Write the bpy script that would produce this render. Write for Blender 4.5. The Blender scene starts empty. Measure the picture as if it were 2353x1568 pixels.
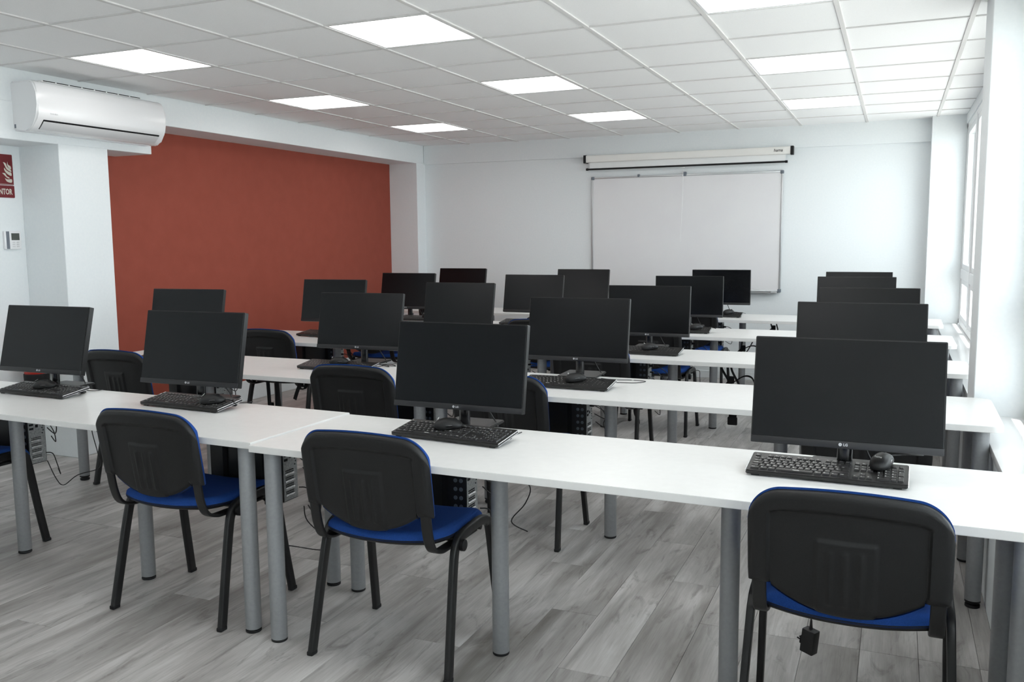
import bpy, bmesh, math, random
from mathutils import Vector, Matrix
random.seed(7)
C = bpy.context.scene.collection
scene = bpy.context.scene
PI = math.pi

# ------------------------------------------------------------------ camera
H = 2.533                                   # ceiling height, floor is z = 0
CAM = Vector((3.2958, -3.2762, H - 1.0682))
YAW, PITCH, ROLL = 0.40675, -0.11476, -0.00844
fw = Vector((-math.sin(YAW) * math.cos(PITCH), math.cos(YAW) * math.cos(PITCH), math.sin(PITCH)))
rt0 = Vector((math.cos(YAW), math.sin(YAW), 0)); up0 = rt0.cross(fw)
rt = rt0 * math.cos(ROLL) + up0 * math.sin(ROLL); up = -rt0 * math.sin(ROLL) + up0 * math.cos(ROLL)
cd = bpy.data.cameras.new('camera'); cam = bpy.data.objects.new('camera', cd); C.objects.link(cam)
cd.sensor_width = 36; cd.lens = 2043.57 / 2353 * 36; cd.clip_start = 0.05; cd.clip_end = 100
m3 = Matrix((rt, up, -fw)).transposed()
cam.matrix_world = Matrix.Translation(CAM) @ m3.to_4x4()
scene.camera = cam

# ------------------------------------------------------------------ sky, sun, exposure
SKY, SUN, PANEL, EXPO = 5.8, 14.0, 6.0, 0.0
world = bpy.data.worlds.new('overcast_sky'); scene.world = world; world.use_nodes = True
bgn = world.node_tree.nodes['Background']
bgn.inputs['Color'].default_value = (0.90, 0.96, 1.0, 1); bgn.inputs['Strength'].default_value = SKY
sd = bpy.data.lights.new('sun', 'SUN'); sun = bpy.data.objects.new('sun', sd); C.objects.link(sun)
sd.energy = SUN; sd.angle = math.radians(1.5); sd.color = (1.0, 0.97, 0.93)
sun.rotation_euler = Vector((-0.30, 0.30, -1.0)).to_track_quat('-Z', 'Y').to_euler()
scene.view_settings.view_transform = 'Standard'
scene.view_settings.look = 'None'
scene.view_settings.gamma = 1.0
scene.view_settings.use_curve_mapping = False
scene.view_settings.exposure = EXPO
for k, v in dict(use_denoising=True, max_bounces=10, diffuse_bounces=7, glossy_bounces=4, transparent_max_bounces=8,
                 caustics_reflective=False, caustics_refractive=False).items():
    try: setattr(scene.cycles, k, v)
    except Exception: pass

# ------------------------------------------------------------------ materials
def mat(name, col, rough=0.5, spec=0.5, metal=0.0, emit=None):
    m = bpy.data.materials.new(name); m.use_nodes = True
    b = m.node_tree.nodes['Principled BSDF']
    b.inputs['Base Color'].default_value = (*col, 1); b.inputs['Roughness'].default_value = rough
    b.inputs['Specular IOR Level'].default_value = spec; b.inputs['Metallic'].default_value = metal
    if emit:
        b.inputs['Emission Color'].default_value = (*emit[0], 1); b.inputs['Emission Strength'].default_value = emit[1]
    return m
def N(m, t, **kw):
    n = m.node_tree.nodes.new(t)
    for k, v in kw.items():
        if k.startswith('i_'): n.inputs[k[2:].replace('_', ' ')].default_value = v
        else: setattr(n, k, v)
    return n
def L(m, a, b): m.node_tree.links.new(a, b)
def bsdf(m): return m.node_tree.nodes['Principled BSDF']
def noisy(m, c1, c2, scale=40.0, detail=3, bump=0.0, stretch=(1, 1, 1)):
    """colour grain and fine relief from object-space noise"""
    tc = N(m, 'ShaderNodeTexCoord'); mp = N(m, 'ShaderNodeMapping'); mp.inputs['Scale'].default_value = stretch
    L(m, tc.outputs['Object'], mp.inputs['Vector'])
    n = N(m, 'ShaderNodeTexNoise', i_Scale=scale, i_Detail=detail); L(m, mp.outputs['Vector'], n.inputs['Vector'])
    r = N(m, 'ShaderNodeValToRGB'); r.color_ramp.elements[0].position = .3; r.color_ramp.elements[1].position = .7
    r.color_ramp.elements[0].color = (*c1, 1); r.color_ramp.elements[1].color = (*c2, 1)
    L(m, n.outputs['Fac'], r.inputs['Fac']); L(m, r.outputs['Color'], bsdf(m).inputs['Base Color'])
    if bump:
        b = N(m, 'ShaderNodeBump', i_Strength=bump, i_Distance=.002)
        L(m, n.outputs['Fac'], b.inputs['Height']); L(m, b.outputs['Normal'], bsdf(m).inputs['Normal'])
    return m

M = {}
M['wall'] = noisy(mat('white_wall_paint', (.8, .83, .84), .75, .25), (.775, .81, .825), (.80, .83, .84), 60, 4, .05)
M['red'] = noisy(mat('brick_red_wall_paint', (.3, .07, .05), .7, .25), (.285, .063, .040), (.312, .071, .046), 8, 5, .02)
M['tile'] = noisy(mat('mineral_ceiling_tile', (.86, .86, .86), .9, .1), (.87, .87, .87), (.91, .91, .91), 220, 6, .2)
M['bar'] = mat('white_ceiling_bar', (.70, .69, .68), .8, .1)
M['desk'] = noisy(mat('white_melamine', (.82, .81, .80), .28, .45), (.69, .685, .672), (.715, .71, .697), 30, 4)
M['deskedge'] = mat('white_edge_band', (.78, .775, .79), .4, .4)
M['steel'] = noisy(mat('silver_painted_steel', (.32, .33, .34), .42, .5, .35), (.30, .31, .32), (.33, .34, .35), 90, 3)
M['rubber'] = mat('black_rubber_cap', (.012, .012, .013), .6, .3)
M['plastic'] = noisy(mat('black_moulded_plastic', (.01, .01, .011), .46, .32), (.0085, .0085, .009), (.0115, .0115, .012), 300, 2, .12)
M['tube'] = mat('black_painted_tube', (.009, .009, .0095), .38, .4)
M['fabric'] = noisy(mat('blue_seat_fabric', (.012, .05, .22), .9, .15), (.010, .040, .175), (.015, .062, .26), 500, 3, .4)
M['casing'] = mat('black_monitor_casing', (.012, .012, .0125), .42, .4)
M['chin'] = mat('dark_grey_monitor_chin', (.016, .016, .018), .4, .4)
M['screen'] = mat('dark_matt_screen', (.0035, .004, .005), .24, .28)
M['gloss'] = mat('glossy_black_plastic', (.01, .01, .011), .18, .55)
M['logo'] = mat('pale_grey_print', (.42, .42, .44), .4, .5)
M['key'] = mat('black_keycap', (.016, .015, .015), .42, .5)
M['kbody'] = mat('black_keyboard_body', (.014, .0135, .0135), .4, .4)
M['silver'] = mat('bright_silver_strip', (.75, .75, .77), .25, .5, .7)
M['legend'] = mat('white_key_print', (.62, .62, .60), .5, .3)
M['rearsteel'] = noisy(mat('bare_zinc_steel', (.32, .33, .33), .4, .5, .6), (.26, .27, .27), (.42, .43, .43), 120, 4)
M['hole'] = mat('dark_port', (.01, .01, .011), .7, .2)
M['strap'] = noisy(mat('black_nylon_webbing', (.012, .012, .013), .8, .2), (.009, .009, .010), (.016, .016, .017), 400, 2, .3)
M['cable'] = mat('black_cable', (.014, .014, .015), .5, .4)
M['ac'] = mat('glossy_white_plastic', (.82, .82, .83), .16, .5)
M['acgrey'] = mat('light_grey_plastic', (.62, .62, .63), .35, .5)
M['signred'] = noisy(mat('dark_red_sign_print', (.16, .008, .012), .35, .5), (.15, .007, .011), (.17, .009, .013), 20, 2)
M['cream'] = mat('cream_sign_print', (.66, .64, .56), .45, .4)
M['screenfab'] = mat('white_screen_cloth', (.80, .81, .81), .8, .2)
M['casecream'] = mat('white_screen_case', (.80, .79, .76), .4, .4)
M['board'] = noisy(mat('whiteboard_enamel', (.75, .74, .75), .22, .5), (.735, .725, .74), (.755, .75, .755), 3, 3)
M['alu'] = mat('anodised_aluminium', (.55, .56, .57), .35, .5, .7)
M['grey'] = mat('grey_plastic', (.16, .18, .21), .5, .4)
M['lcd'] = mat('grey_green_lcd', (.075, .085, .075), .3, .5)
M['ext'] = mat('red_enamel', (.42, .02, .012), .25, .5)
M['pvc'] = mat('white_pvc_frame', (.80, .81, .82), .35, .45)
M['sill'] = mat('polished_white_sill', (.80, .80, .80), .15, .5)
M['ground'] = noisy(mat('pale_concrete_ground', (.45, .44, .42), .9, .2), (.42, .41, .39), (.48, .47, .45), 2, 4)
M['light'] = mat('lit_diffuser', (.9, .9, .9), .5, .2, 0, ((1.0, .985, .96), PANEL))
M['blueplug'] = mat('blue_video_plug', (.03, .08, .42), .4, .5)

g = bpy.data.materials.new('clear_glass'); g.use_nodes = True; M['glass'] = g
nt = g.node_tree; nt.nodes.remove(nt.nodes['Principled BSDF'])
tr = N(g, 'ShaderNodeBsdfTransparent'); gl = N(g, 'ShaderNodeBsdfGlossy'); gl.inputs['Roughness'].default_value = .02
mx = N(g, 'ShaderNodeMixShader'); lw = N(g, 'ShaderNodeLayerWeight', i_Blend=.5); fr = N(g, 'ShaderNodeMath', operation='POWER'); fr.inputs[1].default_value = 5.0; L(g, lw.outputs['Facing'], fr.inputs[0])
tr.inputs['Color'].default_value = (.95, .97, .97, 1)
L(g, fr.outputs[0], mx.inputs['Fac']); L(g, tr.outputs[0], mx.inputs[1]); L(g, gl.outputs[0], mx.inputs[2])
L(g, mx.outputs[0], nt.nodes['Material Output'].inputs['Surface'])

def plank_material():
    m = mat('grey_oak_laminate', (.3, .29, .28), .42, .4)
    tc = N(m, 'ShaderNodeTexCoord'); oi = N(m, 'ShaderNodeObjectInfo')
    off = N(m, 'ShaderNodeVectorMath', operation='SCALE'); off.inputs[0].default_value = (37.0, 91.0, 13.0)
    L(m, oi.outputs['Random'], off.inputs['Scale'])
    add = N(m, 'ShaderNodeVectorMath', operation='ADD'); L(m, tc.outputs['Object'], add.inputs[0]); L(m, off.outputs[0], add.inputs[1])
    def noise(scale3, s, detail, rough=.55, dist=0.0):
        mp = N(m, 'ShaderNodeMapping'); mp.inputs['Scale'].default_value = scale3; L(m, add.outputs[0], mp.inputs['Vector'])
        n = N(m, 'ShaderNodeTexNoise', i_Scale=s, i_Detail=detail, i_Roughness=rough, i_Distortion=dist); L(m, mp.outputs[0], n.inputs['Vector'])
        return n
    def ramp(n, p0, c0, p1, c1):
        r = N(m, 'ShaderNodeValToRGB'); e = r.color_ramp.elements
        e[0].position, e[1].position = p0, p1; e[0].color = (*c0, 1); e[1].color = (*c1, 1)
        L(m, n.outputs['Fac'], r.inputs['Fac']); return r
    def mul(a, b, f=1.0):
        x = N(m, 'ShaderNodeMix', data_type='RGBA', blend_type='MULTIPLY'); x.inputs[0].default_value = f
        L(m, a, x.inputs[6]); L(m, b, x.inputs[7]); return x.outputs[2]
    base = ramp(noise((1, .22, 1), 5.5, 4, .6, .6), .30, (.335, .318, .305), .72, (.62, .605, .595))
    band = ramp(noise((2.2, .26, 1), 4.2, 3, .5, .9), .34, (.53, .515, .50), .60, (1, 1, 1))
    fine = ramp(noise((9, .35, 1), 14.0, 5, .7, .2), .30, (.78, .77, .76), .62, (1, 1, 1))
    knot = ramp(noise((2.2, .55, 1), 4.2, 6, .65, 2.2), .32, (.55, .53, .52), .45, (1, 1, 1))
    c = mul(base.outputs[0], band.outputs[0], .75); c = mul(c, fine.outputs[0], .9); c = mul(c, knot.outputs[0], .8)
    # each plank its own tone
    mr = N(m, 'ShaderNodeMapRange'); mr.inputs['To Min'].default_value = .93; mr.inputs['To Max'].default_value = 1.06
    L(m, oi.outputs['Random'], mr.inputs['Value'])
    sc = N(m, 'ShaderNodeVectorMath', operation='SCALE'); L(m, c, sc.inputs[0]); L(m, mr.outputs[0], sc.inputs['Scale'])
    L(m, sc.outputs[0], bsdf(m).inputs['Base Color'])
    bp = N(m, 'ShaderNodeBump', i_Strength=.15, i_Distance=.001); L(m, fine.outputs[0], bp.inputs['Height']); L(m, bp.outputs[0], bsdf(m).inputs['Normal'])
    return m
M['plank'] = plank_material()

# ------------------------------------------------------------------ mesh helpers
def box(bm, c, s, bevel=0.0, seg=2, rot=None):
    r = bmesh.ops.create_cube(bm, size=1.0, matrix=Matrix.Translation(c) @ (rot.to_4x4() if rot else Matrix()) @ Matrix.Diagonal((*s, 1)))
    if bevel:
        es = list({e for v in r['verts'] for e in v.link_edges})
        bmesh.ops.bevel(bm, geom=es, offset=bevel, segments=seg, affect='EDGES', profile=.5)
def box2(bm, lo, hi, bevel=0.0, seg=2):
    box(bm, [(a + b) / 2 for a, b in zip(lo, hi)], [b - a for a, b in zip(lo, hi)], bevel, seg)
def smooth_path(pts, n=6):
    P = [Vector(p) for p in pts]; out = []
    for i in range(len(P) - 1):
        p0, p1, p2, p3 = P[max(i - 1, 0)], P[i], P[i + 1], P[min(i + 2, len(P) - 1)]
        for k in range(n):
            t = k / n
            out.append(.5 * ((2 * p1) + (p2 - p0) * t + (2 * p0 - 5 * p1 + 4 * p2 - p3) * t * t + (3 * p1 - p0 - 3 * p2 + p3) * t ** 3))
    out.append(P[-1]); return out
def tube(bm, pts, ra, rb=None, n=10, ref=(1, 0, 0), cap=True, square=False):
    """sweep an oval (or rounded rectangle) along pts; ra across ref, rb across the other way"""
    rb = rb or ra; pts = [Vector(p) for p in pts]; rings = []
    for i, p in enumerate(pts):
        t = (pts[min(i + 1, len(pts) - 1)] - pts[max(i - 1, 0)]).normalized()
        a = Vector(ref); a = a - t * a.dot(t)
        if a.length < 1e-4: a = Vector((0, 1, .01)); a = a - t * a.dot(t)
        a.normalize(); b = t.cross(a); ring = []
        for k in range(n):
            w = 2 * PI * (k + .5) / n; cx, sy = math.cos(w), math.sin(w)
            if square: cx, sy = math.copysign(abs(cx) ** .35, cx), math.copysign(abs(sy) ** .35, sy)
            ring.append(bm.verts.new(p + a * (ra * cx) + b * (rb * sy)))
        rings.append(ring)
    for r0, r1 in zip(rings, rings[1:]):
        for k in range(n): bm.faces.new((r0[k], r0[(k + 1) % n], r1[(k + 1) % n], r1[k]))
    if cap: bm.faces.new(rings[0][::-1]); bm.faces.new(rings[-1])
def lathe(bm, prof, center=(0, 0, 0), n=24, axis='Z'):
    rings = []
    for r, z in prof:
        ring = []
        for k in range(n):
            a = 2 * PI * k / n; x, y = r * math.cos(a), r * math.sin(a)
            p = (x, y, z) if axis == 'Z' else ((z, x, y) if axis == 'X' else (x, z, y))
            ring.append(bm.verts.new(Vector(center) + Vector(p)))
        rings.append(ring)
    for r0, r1 in zip(rings, rings[1:]):
        for k in range(n): bm.faces.new((r0[k], r0[(k + 1) % n], r1[(k + 1) % n], r1[k]))
    bm.faces.new(rings[0][::-1]); bm.faces.new(rings[-1])
def prism(bm, poly, a, b, f):
    """extrude the 2D outline poly from depth a to b; f(u, v, d) -> point"""
    A = [bm.verts.new(f(u, v, a)) for u, v in poly]; B = [bm.verts.new(f(u, v, b)) for u, v in poly]
    n = len(poly)
    for k in range(n): bm.faces.new((A[k], A[(k + 1) % n], B[(k + 1) % n], B[k]))
    bm.faces.new(A[::-1]); bm.faces.new(B)
def rounded(x0, y0, x1, y1, r, n=5, corners=(1, 1, 1, 1)):
    out = []
    for (cx, cy, a0, on) in ((x1 - r, y0 + r, -90, corners[0]), (x1 - r, y1 - r, 0, corners[1]), (x0 + r, y1 - r, 90, corners[2]), (x0 + r, y0 + r, 180, corners[3])):
        if on:
            for k in range(n + 1):
                a = math.radians(a0 + 90 * k / n); out.append((cx + r * math.cos(a), cy + r * math.sin(a)))
        else:
            out.append((cx + r * (1 if a0 in (-90, 0) else -1), cy + r * (1 if a0 in (0, 90) else -1)))
    return out
def mesh(name, bm, m, smooth=True, ang=35):
    bmesh.ops.recalc_face_normals(bm, faces=bm.faces)
    me = bpy.data.meshes.new(name); bm.to_mesh(me); bm.free()
    for x in (m if isinstance(m, (list, tuple)) else [m]): me.materials.append(x)
    if smooth:
        me.polygons.foreach_set('use_smooth', [True] * len(me.polygons)); me.set_sharp_from_angle(angle=math.radians(ang))
    return me
def obj(name, bm, m, parent=None, loc=None, smooth=True, ang=35):
    me = bm if isinstance(bm, bpy.types.Mesh) else mesh(name, bm, m, smooth, ang)
    o = bpy.data.objects.new(name, me); C.objects.link(o)
    if parent: o.parent = parent
    if loc: o.location = loc
    return o
def tag(o, label=None, cat=None, group=None, kind=None):
    if label: o['label'] = label
    if cat: o['category'] = cat
    if group: o['group'] = group
    if kind: o['kind'] = kind
    return o
def thing(name, label, cat, loc=(0, 0, 0), rotz=0.0, group=None, kind=None):
    o = bpy.data.objects.new(name, None); C.objects.link(o); o.empty_display_size = .05
    o.location = loc; o.rotation_euler = (0, 0, rotz)
    return tag(o, label, cat, group, kind)
KIDS = {}
def dup(root, loc, rotz, label=None, group=None):
    def cp(o, par):
        c = o.copy(); C.objects.link(c)
        if par: c.parent = par
        for ch in kids(o): cp(ch, c)
        return c
    def kids(o):
        if o.name not in KIDS: KIDS[o.name] = list(o.children)
        return KIDS[o.name]
    r = cp(root, None); r.location = loc; r.rotation_euler = (0, 0, rotz)
    tag(r, label, None, group); return r
_dg = [None]
def text_mesh(s, size, depth=.0006, bold=0.0, shear=0.0, align='CENTER'):
    cu = bpy.data.curves.new('lettering', 'FONT'); cu.body = s; cu.size = size; cu.extrude = depth; cu.offset = bold; cu.shear = shear
    cu.align_x = align; cu.resolution_u = 2
    o = bpy.data.objects.new('lettering', cu); C.objects.link(o)
    bpy.context.view_layer.update()
    me = bpy.data.meshes.new_from_object(o.evaluated_get(bpy.context.evaluated_depsgraph_get()))
    bpy.data.objects.remove(o); bpy.data.curves.remove(cu); return me
def add_text(bm, s, size, mw, **kw):
    me = text_mesh(s, size, **kw); me.transform(mw); bm.from_mesh(me); bpy.data.meshes.remove(me)
def frame_matrix(o, x, y):
    x = Vector(x).normalized(); y = Vector(y).normalized(); z = x.cross(y)
    return Matrix.Translation(o) @ Matrix((x, y, z)).transposed().to_4x4()
B = bmesh.new

# ------------------------------------------------------------------ the room
XL, XB, XF, YF, YB = -2.15, -1.79, 3.672, 6.0, -7.2    # left wall, beam face, sill face, front wall, back wall
XW = 3.845                                             # inner face of the windows
PL, PR = (1.01, 1.41), (1.18, 1.54)                   # pillars, left and right, along y
def struct(name, bm=None, m=None, loc=(0, 0, 0)):
    if bm is None: o = bpy.data.objects.new(name, None); C.objects.link(o)
    else: o = obj(name, bm, m)
    o['kind'] = 'structure'; return o

# floor: slab below, planks on top
b = B(); box2(b, (XL - .2, YB - .2, -.12), (4.3, YF + .2, -.006)); floor = struct('floor', b, M['kbody'])
PW, PLEN = .19, 1.39
phase = {2.09: -.10, 2.28: .84, 1.90: .385, 2.47: .365, 1.71: -.54, 1.52: -.10, 1.14: -.545, .57: -.55, .19: -.985}
plank_meshes = {}
k = -24
while True:
    x0 = round(2.28 + PW * k, 3); k += 1
    a, z = max(x0, XL), min(x0 + PW, XF)
    if x0 > XF: break
    if z - a < .01: continue
    y = phase.get(x0, None)
    y = (y if y is not None else (x0 * 7.31) % PLEN)
    y = y - math.ceil((y - YB) / PLEN) * PLEN
    while y < YF:
        ya, yb = max(y, YB), min(y + PLEN, YF); y += PLEN
        if yb - ya < .02: continue
        key = (round(z - a, 3), round(yb - ya, 3))
        if key not in plank_meshes:
            b = B(); box(b, (0, 0, -.004), (key[0] - .0012, key[1] - .0016, .008), .0008, 1); plank_meshes[key] = mesh('plank', b, M['plank'], False)
        obj('plank', plank_meshes[key], None, floor, ((a + z) / 2, (ya + yb) / 2, 0))

# bare concrete ground outside the windows
b = B(); box2(b, (4.12, -40, -3.3), (60, 45, -3.2)); struct('ground_outside', b, M['ground'])

# ceiling: slab above, tiles, grid bars
b = B(); box2(b, (XL - .2, YB - .2, H + .05), (4.3, YF + .2, H + .2)); ceiling = struct('ceiling', b, M['wall'])
LIGHTS = {(i, j) for i in (-2, 1, 4) for j in (-5, -2, 1, 4, 7)}
tile_meshes = {}
for i in range(-3, 7):
    for j in range(-12, 10):
        if (i, j) in LIGHTS: continue
        xa, xb = max(i * .6, XB), min(i * .6 + .6, XW); ya, yb = max(j * .6, YB), min(j * .6 + .6, YF)
        if xb - xa < .03 or yb - ya < .03: continue
        key = (round(xb - xa, 3), round(yb - ya, 3))
        if key not in tile_meshes:
            b = B(); box(b, (0, 0, .012), (key[0] - .020, key[1] - .012, .012), .0015, 1); tile_meshes[key] = mesh('tile', b, M['tile'], False)
        obj('tile', tile_meshes[key], None, ceiling, ((xa + xb) / 2, (ya + yb) / 2, H))
for i in range(-2, 7):
    b = B(); box2(b, (-.012, YB, 0), (.012, YF, .030), .001, 1); obj('grid_bar', b, M['bar'], ceiling, (i * .6, 0, H - .001))
cross = {}
for j in range(-11, 10):
    for i in range(-3, 7):
        xa, xb = max(i * .6, XB), min(i * .6 + .6, XW)
        key = round(xb - xa, 3)
        if key not in cross:
            b = B(); box(b, (0, 0, .015), (key - .024, .012, .030)); cross[key] = mesh('cross_bar', b, M['bar'], False)
        obj('cross_bar', cross[key], None, ceiling, ((xa + xb) / 2, j * .6, H))

# left wall with its pillar, beams and red field
b = B(); box2(b, (XL - .15, YB, 0), (XL, YF, H + .05)); wl = struct('wall_left', b, M['wall'])
b = B(); box2(b, (XL, PL[0], 0), (-1.78, PL[1], 2.11), .003, 1); obj('pillar', b, M['wall'], wl)
b = B(); box2(b, (XL, YB, 2.33), (XB, YF, H + .05), .003, 1); obj('beam', b, M['wall'], wl)
b = B(); box2(b, (XL, .60, 2.105), (XB + .004, 1.82, 2.34), .003, 1); obj('beam', b, M['wall'], wl)
b = B(); box2(b, (XL - .01, PL[1], .19), (XL + .004, 5.84, 2.335)); tag(obj('painted_field', b, M['red'], wl), 'brick red painted field of the left wall')
b = B(); box2(b, (XL, 5.80, 0), (-1.785, YF, 2.34), .003, 1); obj('corner_pier', b, M['wall'], wl)
b = B(); box2(b, (XL, PL[1], 0), (XL + .012, 5.80, .19), .002, 1); struct('baseboard_left', b, M['wall'])
# front wall
b = B(); box2(b, (XL, YF, 0), (4.3, YF + .15, H + .05)); wf = struct('wall_front', b, M['wall'])
b = B(); box2(b, (-1.785, YF - .03, 2.325), (3.56, YF + .02, H + .05), .002, 1); obj('beam', b, M['wall'], wf)
b = B(); box2(b, (3.555, 5.82, 0), (XW, YF + .02, H + .05), .003, 1); obj('corner_pier', b, M['wall'], wf)
b = B(); box2(b, (-1.785, YF - .012, 0), (3.555, YF, .075), .002, 1); struct('baseboard_front', b, M['wall'])
# back wall (behind the camera)
b = B(); box2(b, (XL - .15, YB - .15, 0), (4.3, YB, H + .05)); struct('wall_back', b, M['wall'])
# window wall: low wall under the windows, sill, pillars, lintel
b = B(); box2(b, (XF, YB, 0), (4.1, YF + .1, .62)); wr = struct('wall_right', b, M['wall'])
b = B(); box2(b, (XF - .014, YB, .62), (XW + .02, YF - .02, .655), .004, 2); tag(obj('sill', b, M['sill'], wr), 'polished white window sill')
b = B(); box2(b, (3.642, PR[0], 0), (4.1, PR[1], H + .05), .003, 1); obj('pillar', b, M['wall'], wr)
b = B(); box2(b, (3.642, -3.6, 0), (4.1, -3.24, H + .05), .003, 1); obj('pillar', b, M['wall'], wr)
b = B(); box2(b, (XW - .01, YB, 2.455), (4.1, YF + .1, H + .05)); obj('lintel', b, M['wall'], wr)
def window(idx, y0, y1, n):
    root = struct('window_%d' % idx)
    z0, z1, zt = .655, 2.455, 1.115
    b = B()
    for lo, hi in (((XW, y0, z0), (XW + .07, y1, z0 + .05)), ((XW, y0, z1 - .05), (XW + .07, y1, z1)), ((XW, y0, z0), (XW + .07, y0 + .05, z1)), ((XW, y1 - .05, z0), (XW + .07, y1, z1))):
        box2(b, lo, hi, .004, 1)
    obj('frame', b, M['pvc'], root)
    b = B(); box2(b, (XW - .004, y0 + .03, zt - .045), (XW + .072, y1 - .03, zt + .045), .004, 1); obj('transom', b, M['pvc'], root)
    w = (y1 - y0) / n
    for q in range(1, n):
        b = B(); box2(b, (XW - .006, y0 + q * w - .035, z0 + .03), (XW + .072, y0 + q * w + .035, z1 - .03), .004, 1); obj('mullion', b, M['pvc'], root)
    for q in range(n):
        for za, zb in ((z0 + .05, zt - .045), (zt + .045, z1 - .05)):
            ya, yb = y0 + q * w + (.05 if q == 0 else .035), y0 + (q + 1) * w - (.05 if q == n - 1 else .035)
            b = B(); s = .045
            for lo, hi in (((XW + .006, ya, za), (XW + .06, yb, za + s)), ((XW + .006, ya, zb - s), (XW + .06, yb, zb)), ((XW + .006, ya, za + s), (XW + .06, ya + s, zb - s)), ((XW + .006, yb - s, za + s), (XW + .06, yb, zb - s))):
                box2(b, lo, hi, .003, 1)
            sash = obj('sash', b, M['pvc'], root)
            b = B(); box2(b, (XW + .03, ya + s - .005, za + s - .005), (XW + .034, yb - s + .005, zb - s + .005)); obj('pane', b, M['glass'], sash, smooth=False)
window(1, PR[1], 5.83, 4)
window(2, -3.24, PR[0], 4)
window(3, YB, -3.6, 3)

# ceiling lights: one tile each
b = B()
for lo, hi in (((-.29, -.29, 0), (.29, -.276, .03)), ((-.29, .276, 0), (.29, .29, .03)), ((-.29, -.276, 0), (-.276, .276, .03)), ((.276, -.276, 0), (.29, .276, .03))): box2(b, lo, hi, .001, 1)
lf = mesh('frame', b, M['pvc'])
b = B(); box2(b, (-.276, -.276, .004), (.276, .276, .012)); ld = mesh('diffuser', b, M['light'], False)
COLN = {-2: 'red wall side', 1: 'middle file', 4: 'window side'}
ROWN = {1: 'nearest', 4: 'second', 7: 'farthest', -2: 'unseen first', -5: 'unseen last'}
for (i, j) in sorted(LIGHTS):
    lab = 'lit square ceiling panel, %s one on the %s' % (ROWN[j], COLN[i]) if (i, j) != (4, 1) else 'lit square ceiling panel with one edge dropped out of the grid, window side'
    t = thing('ceiling_light', lab, 'light', (i * .6 + .3, j * .6 + .3, H + .002), 0, 'square ceiling lights')
    obj('frame', lf, None, t); obj('diffuser', ld, None, t)
    if (i, j) == (4, 1):
        t.location.z = H - .006; t.location.y -= .012; t.rotation_euler = (math.radians(1.2), 0, 0)

# ------------------------------------------------------------------ desks
def leg_mesh():
    b = B(); lathe(b, [(.029, .010), (.030, .012), (.030, .7155)], n=28); return mesh('leg', b, M['steel'])
def foot_mesh():
    b = B(); lathe(b, [(.027, 0), (.0295, .002), (.0295, .008), (.028, .010)], n=24); return mesh('foot', b, M['rubber'])
LEG, FOOT = leg_mesh(), foot_mesh()
b = B(); lathe(b, [(.024, 0), (.0275, .003), (.0275, .012), (.018, .014), (.018, .02), (.029, .022), (.029, .03)], n=24); FOOT2 = mesh('foot', b, M['rubber'])
b = B(); lathe(b, [(.029, .030), (.030, .032), (.030, .7155)], n=28); LEG2 = mesh('leg', b, M['steel'])
ORD = ['front', 'second', 'third', 'fourth', 'last']
# row: (x0, x1, near y at x0, near y at x1, depth)
DESKS = {(1, 0): (-1.33, 1.192, -.690, -.775, .605), (1, 1): (1.202, 3.70, -.797, -.855, .615),
         (2, 0): (-1.33, 1.192, .560, .535, .640), (2, 1): (1.202, 3.70, .505, .485, .655),
         (3, 0): (-1.36, 1.190, 1.915, 1.880, .680), (3, 1): (1.200, 3.69, 1.880, 1.870, .555),
         (4, 0): (-1.34, 1.190, 3.230, 3.215, .660), (4, 1): (1.200, 3.69, 3.200, 3.200, .650),
         (5, 0): (-1.34, 1.190, 4.660, 4.640, .640), (5, 1): (1.200, 3.67, 4.620, 4.600, .640)}
for (r, s), (x0, x1, n0, n1, dep) in DESKS.items():
    w = math.hypot(x1 - x0, n1 - n0); rz = math.atan2(n1 - n0, x1 - x0)
    lab = 'long white desk in the %s row, %s half' % (ORD[r - 1], ('red wall', 'window')[s])
    if r == 5: lab = 'long white desk in the row nearest the whiteboard, %s half' % ('red wall', 'window')[s]
    if r == 1: lab = ('long white desk in the nearest row, the half towards the red wall', 'long white desk in the nearest row, the half towards the windows')[s]
    hz = .004 if (r, s) == (1, 0) else 0.0
    t = thing('desk', lab, 'desk', (x0, n0, 0), rz, 'white computer desks')
    b = B(); c = (1, 1, 0, 0) if s else (0, 0, 0, 0)
    prism(b, rounded(0, 0, w, dep, .045, 6, c), .7155 + hz, .740 + hz, lambda u, v, d: Vector((u, v, d)))
    es = [e for e in b.edges if abs(e.verts[0].co.z - e.verts[1].co.z) < 1e-5]
    bmesh.ops.bevel(b, geom=es, offset=.0015, segments=2, affect='EDGES')
    obj('desktop', b, M['desk'], t)
    for lx, ly in ((.055, .06), (w - .075, .06), (.055, dep - .045), (w - .075, dep - .045), (.055 + (w - .11) / 3, dep * .47), (w - .055 - (w - .11) / 3, dep * .47)):
        worn = (r, round(lx, 2)) in ((2, .06),) or (r == 2 and s == 1 and lx > 2 and ly < .2)
        l = obj('leg', LEG2 if worn else LEG, None, t, (lx, ly, hz)); obj('foot', FOOT2 if worn else FOOT, None, l, (0, 0, -hz))

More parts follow.
